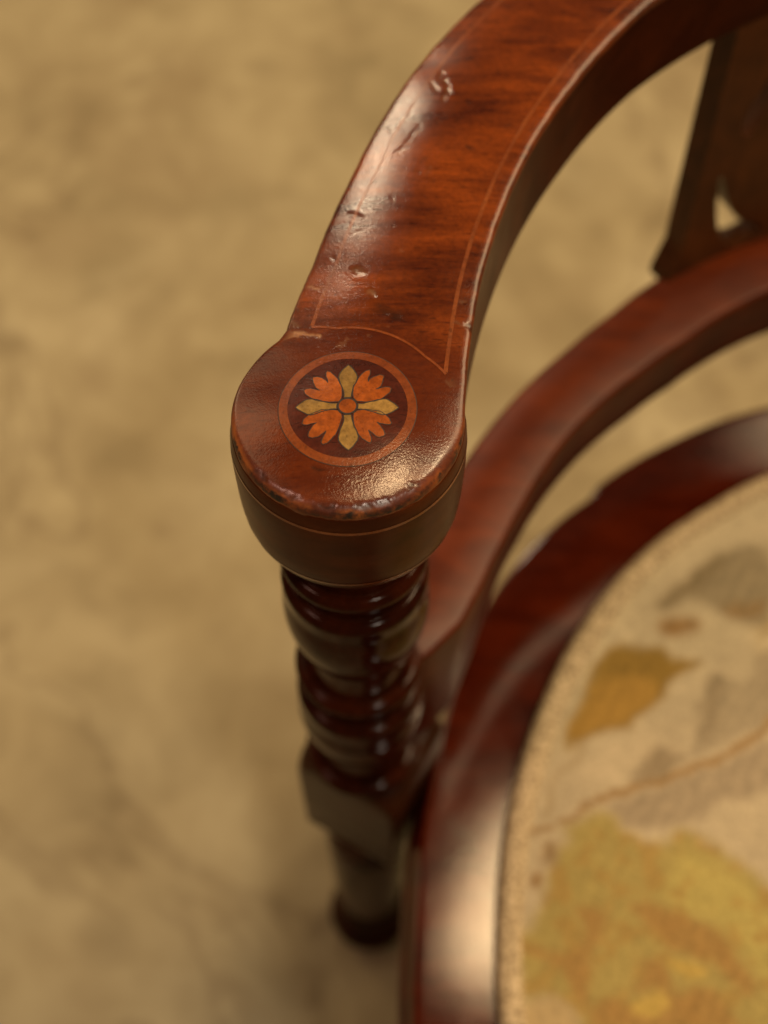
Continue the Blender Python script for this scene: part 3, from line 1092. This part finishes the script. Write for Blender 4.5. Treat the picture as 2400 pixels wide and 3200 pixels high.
def paint(p):
    """tapestry print, p in mm"""
    wx, wy = fbm(p, .075, 1.0), fbm(p, .075, 7.0)
    q = p + np.c_[wx, wy] * 3.0
    v = fbm(p, .035, 4.0)
    cream = np.array([.490, .412, .258])
    c = np.tile(cream, (len(p), 1)) * (1 + .14 * v)[:, None]

    def lay(c, name, col, soft=2.2, amt=1.0):
        sd = poly_sd(q, PRINT[name])
        soft = soft * 1.5
        a = amt * (1 - smoothstep(-soft, soft, sd))
        return c * (1 - a[:, None]) + np.array(col)[None] * a[:, None]
    # the same kind of motif goes on over the rest of the seat
    far = smoothstep(-95, -70, p[:, 0])
    m = smoothstep(.05, .25, fbm(p, .018, 11.0)) * far
    c = c * (1 - m[:, None]) + np.array([.48, .31, .06])[None] * m[:, None]
    m = smoothstep(.18, .30, fbm(p, .022, 15.0)) * far
    c = c * (1 - m[:, None]) + np.array([.33, .22, .10])[None] * m[:, None]
    c = lay(c, 'grey_top', (.295, .240, .140), 3)
    c = lay(c, 'grey_streak', (.215, .165, .085), 3)
    c = lay(c, 'grey_streak2', (.27, .185, .085), 2)
    c = lay(c, 'spot', (.27, .155, .05), 3)
    c = lay(c, 'feather', (.345, .285, .175), 2)
    c = lay(c, 'feather_dark', (.275, .220, .130), 2)
    c = lay(c, 'feather2', (.29, .23, .135), 2.5)
    c = lay(c, 'grey_under', (.345, .280, .175), 2)
    c = lay(c, 'leaf_a', (.265, .165, .032), 2)
    c = lay(c, 'leaf_a_low', (.37, .22, .045), 2.5)
    c = lay(c, 'yellow', (.375, .300, .095), 2.4)
    c = lay(c, 'bright', (.44, .365, .11), 4)
    m = smoothstep(.02, .35, fbm(q, .11, 21.0)) * .55 * (1 - smoothstep(-2, 2, poly_sd(q, PRINT['yellow'])))
    c = c * (1 - m[:, None]) + np.array([.37, .225, .060])[None] * m[:, None]
    for k in ('ochre1', 'ochre2', 'ochre3', 'ochre4'):
        c = lay(c, k, (.345, .205, .062), 1.8, .85)
    c = lay(c, 'bright2', (.50, .36, .09), 1)
    c = lay(c, 'bright3', (.50, .36, .09), 1)
    c = lay(c, 'cream_low', (.46, .35, .17), 1.2)
    c = lay(c, 'brown_l', (.30, .17, .05), 1.5)
    c = lay(c, 'grey_l', (.30, .21, .10), 2)
    # fronds: soft streaks in the grey leaves
    st = np.sin(q[:, 0] * .9 - q[:, 1] * .55 + 3.0 * fbm(p, .03, 31.0))
    c = c * (1 + .09 * st * smoothstep(.15, .35, 1 - c[:, 0] * 2))[:, None]
    d = line_d(q, STEM)
    wid = np.interp(p[:, 0], [-196, -160, -86], [1.4, 1.5, 2.0])
    a = (1 - smoothstep(wid * .6, wid * 1.5, d)) * .85
    c = c * (1 - a[:, None]) + np.array([.29, .18, .065])[None] * a[:, None]
    d = line_d(q, THIN)
    a = (1 - smoothstep(.5, 2.2, d)) * .5
    c = c * (1 - a[:, None]) + np.array([.30, .22, .10])[None] * a[:, None]
    c = c * (1 + .10 * fbm(p, .16, 41.0) + .08 * fbm(p, .42, 51.0))[:, None]
    return np.clip(c, 0, 1)


def seat_cushion():
    nt, nr = 500, 110
    vs = []
    for i in range(nt):
        t = -180 + 360 * i / nt
        rg = smooth_fn(go, abs(t)) - .0086
        for j in range(nr):
            u = 1 - (j / (nr - 1)) ** 1.15
            u = max(u, .004)
            z = .4292 + .0270 * (1 - u ** 2.6)
            x, y = P(t, rg * u)
            z += .0012 * noise.noise(Vector((x * 22, y * 22, 2))) * (1 - u ** 8)
            vs.append((x, y, z))
    vs = np.array(vs)
    col = paint(vs[:, :2] * 1000)
    fs = grid_faces(nt, nr, wrap_u=True)
    fs.append([i * nr + nr - 1 for i in range(nt)])
    o = build('seat_cushion', vs, fs, 'fabric', chair, True, {'print': col})
    if o.data.polygons[nr * 40 + 60].normal.z < 0:
        o.data.flip_normals()
    return o


cushion = seat_cushion()


def gimp_braid():
    n, m = 2600, 12
    vs = []
    for i in range(n):
        t = -180 + 360 * i / n
        rg = smooth_fn(go, abs(t)) - .0058
        for j in range(m):
            a = 2 * math.pi * j / m
            k = 1 + .13 * math.sin(i * 2 * math.pi / 4 + 2 * a)
            r = rg + .0064 * k * math.cos(a)
            z = .4262 + .0058 * k * math.sin(a)
            x, y = P(t, r)
            vs.append((x, y, z))
    fs = grid_faces(n, m, wrap_u=True, wrap_v=True)
    o = build('braid_trim', vs, fs, 'gimp', cushion, True)
    b = bmesh.new(); b.from_mesh(o.data); bmesh.ops.recalc_face_normals(b, faces=b.faces); b.to_mesh(o.data); b.free()
    return o


gimp_braid()

# ---- the other half of the chair
arm2 = mirrored(arm, chair)
for o in ARM_PARTS:
    mirrored(o, arm2)
drum2 = mirrored(drum, chair)
for o in list(drum.children):
    mirrored(o, drum2)
for o in (post, block, mid, seat_rail, splat):
    mirrored(o, chair)
leg2 = mirrored(leg, chair)
for o in list(leg.children):
    mirrored(o, leg2)
bx, by = P(46, .192)
back_leg = lathe('leg', [(.367, .022), (.30, .020), (.15, .015), (.118, .015)], 'turned', chair, 40, bx, by)
mirrored(back_leg, chair)
px, py = P(0, .226)
lathe('back_upright', [(.551, .0001), (.5290, .012), (.48, .016), (.42, .013), (.40, .013)], 'turned', chair, 40, *P(0, .2245))
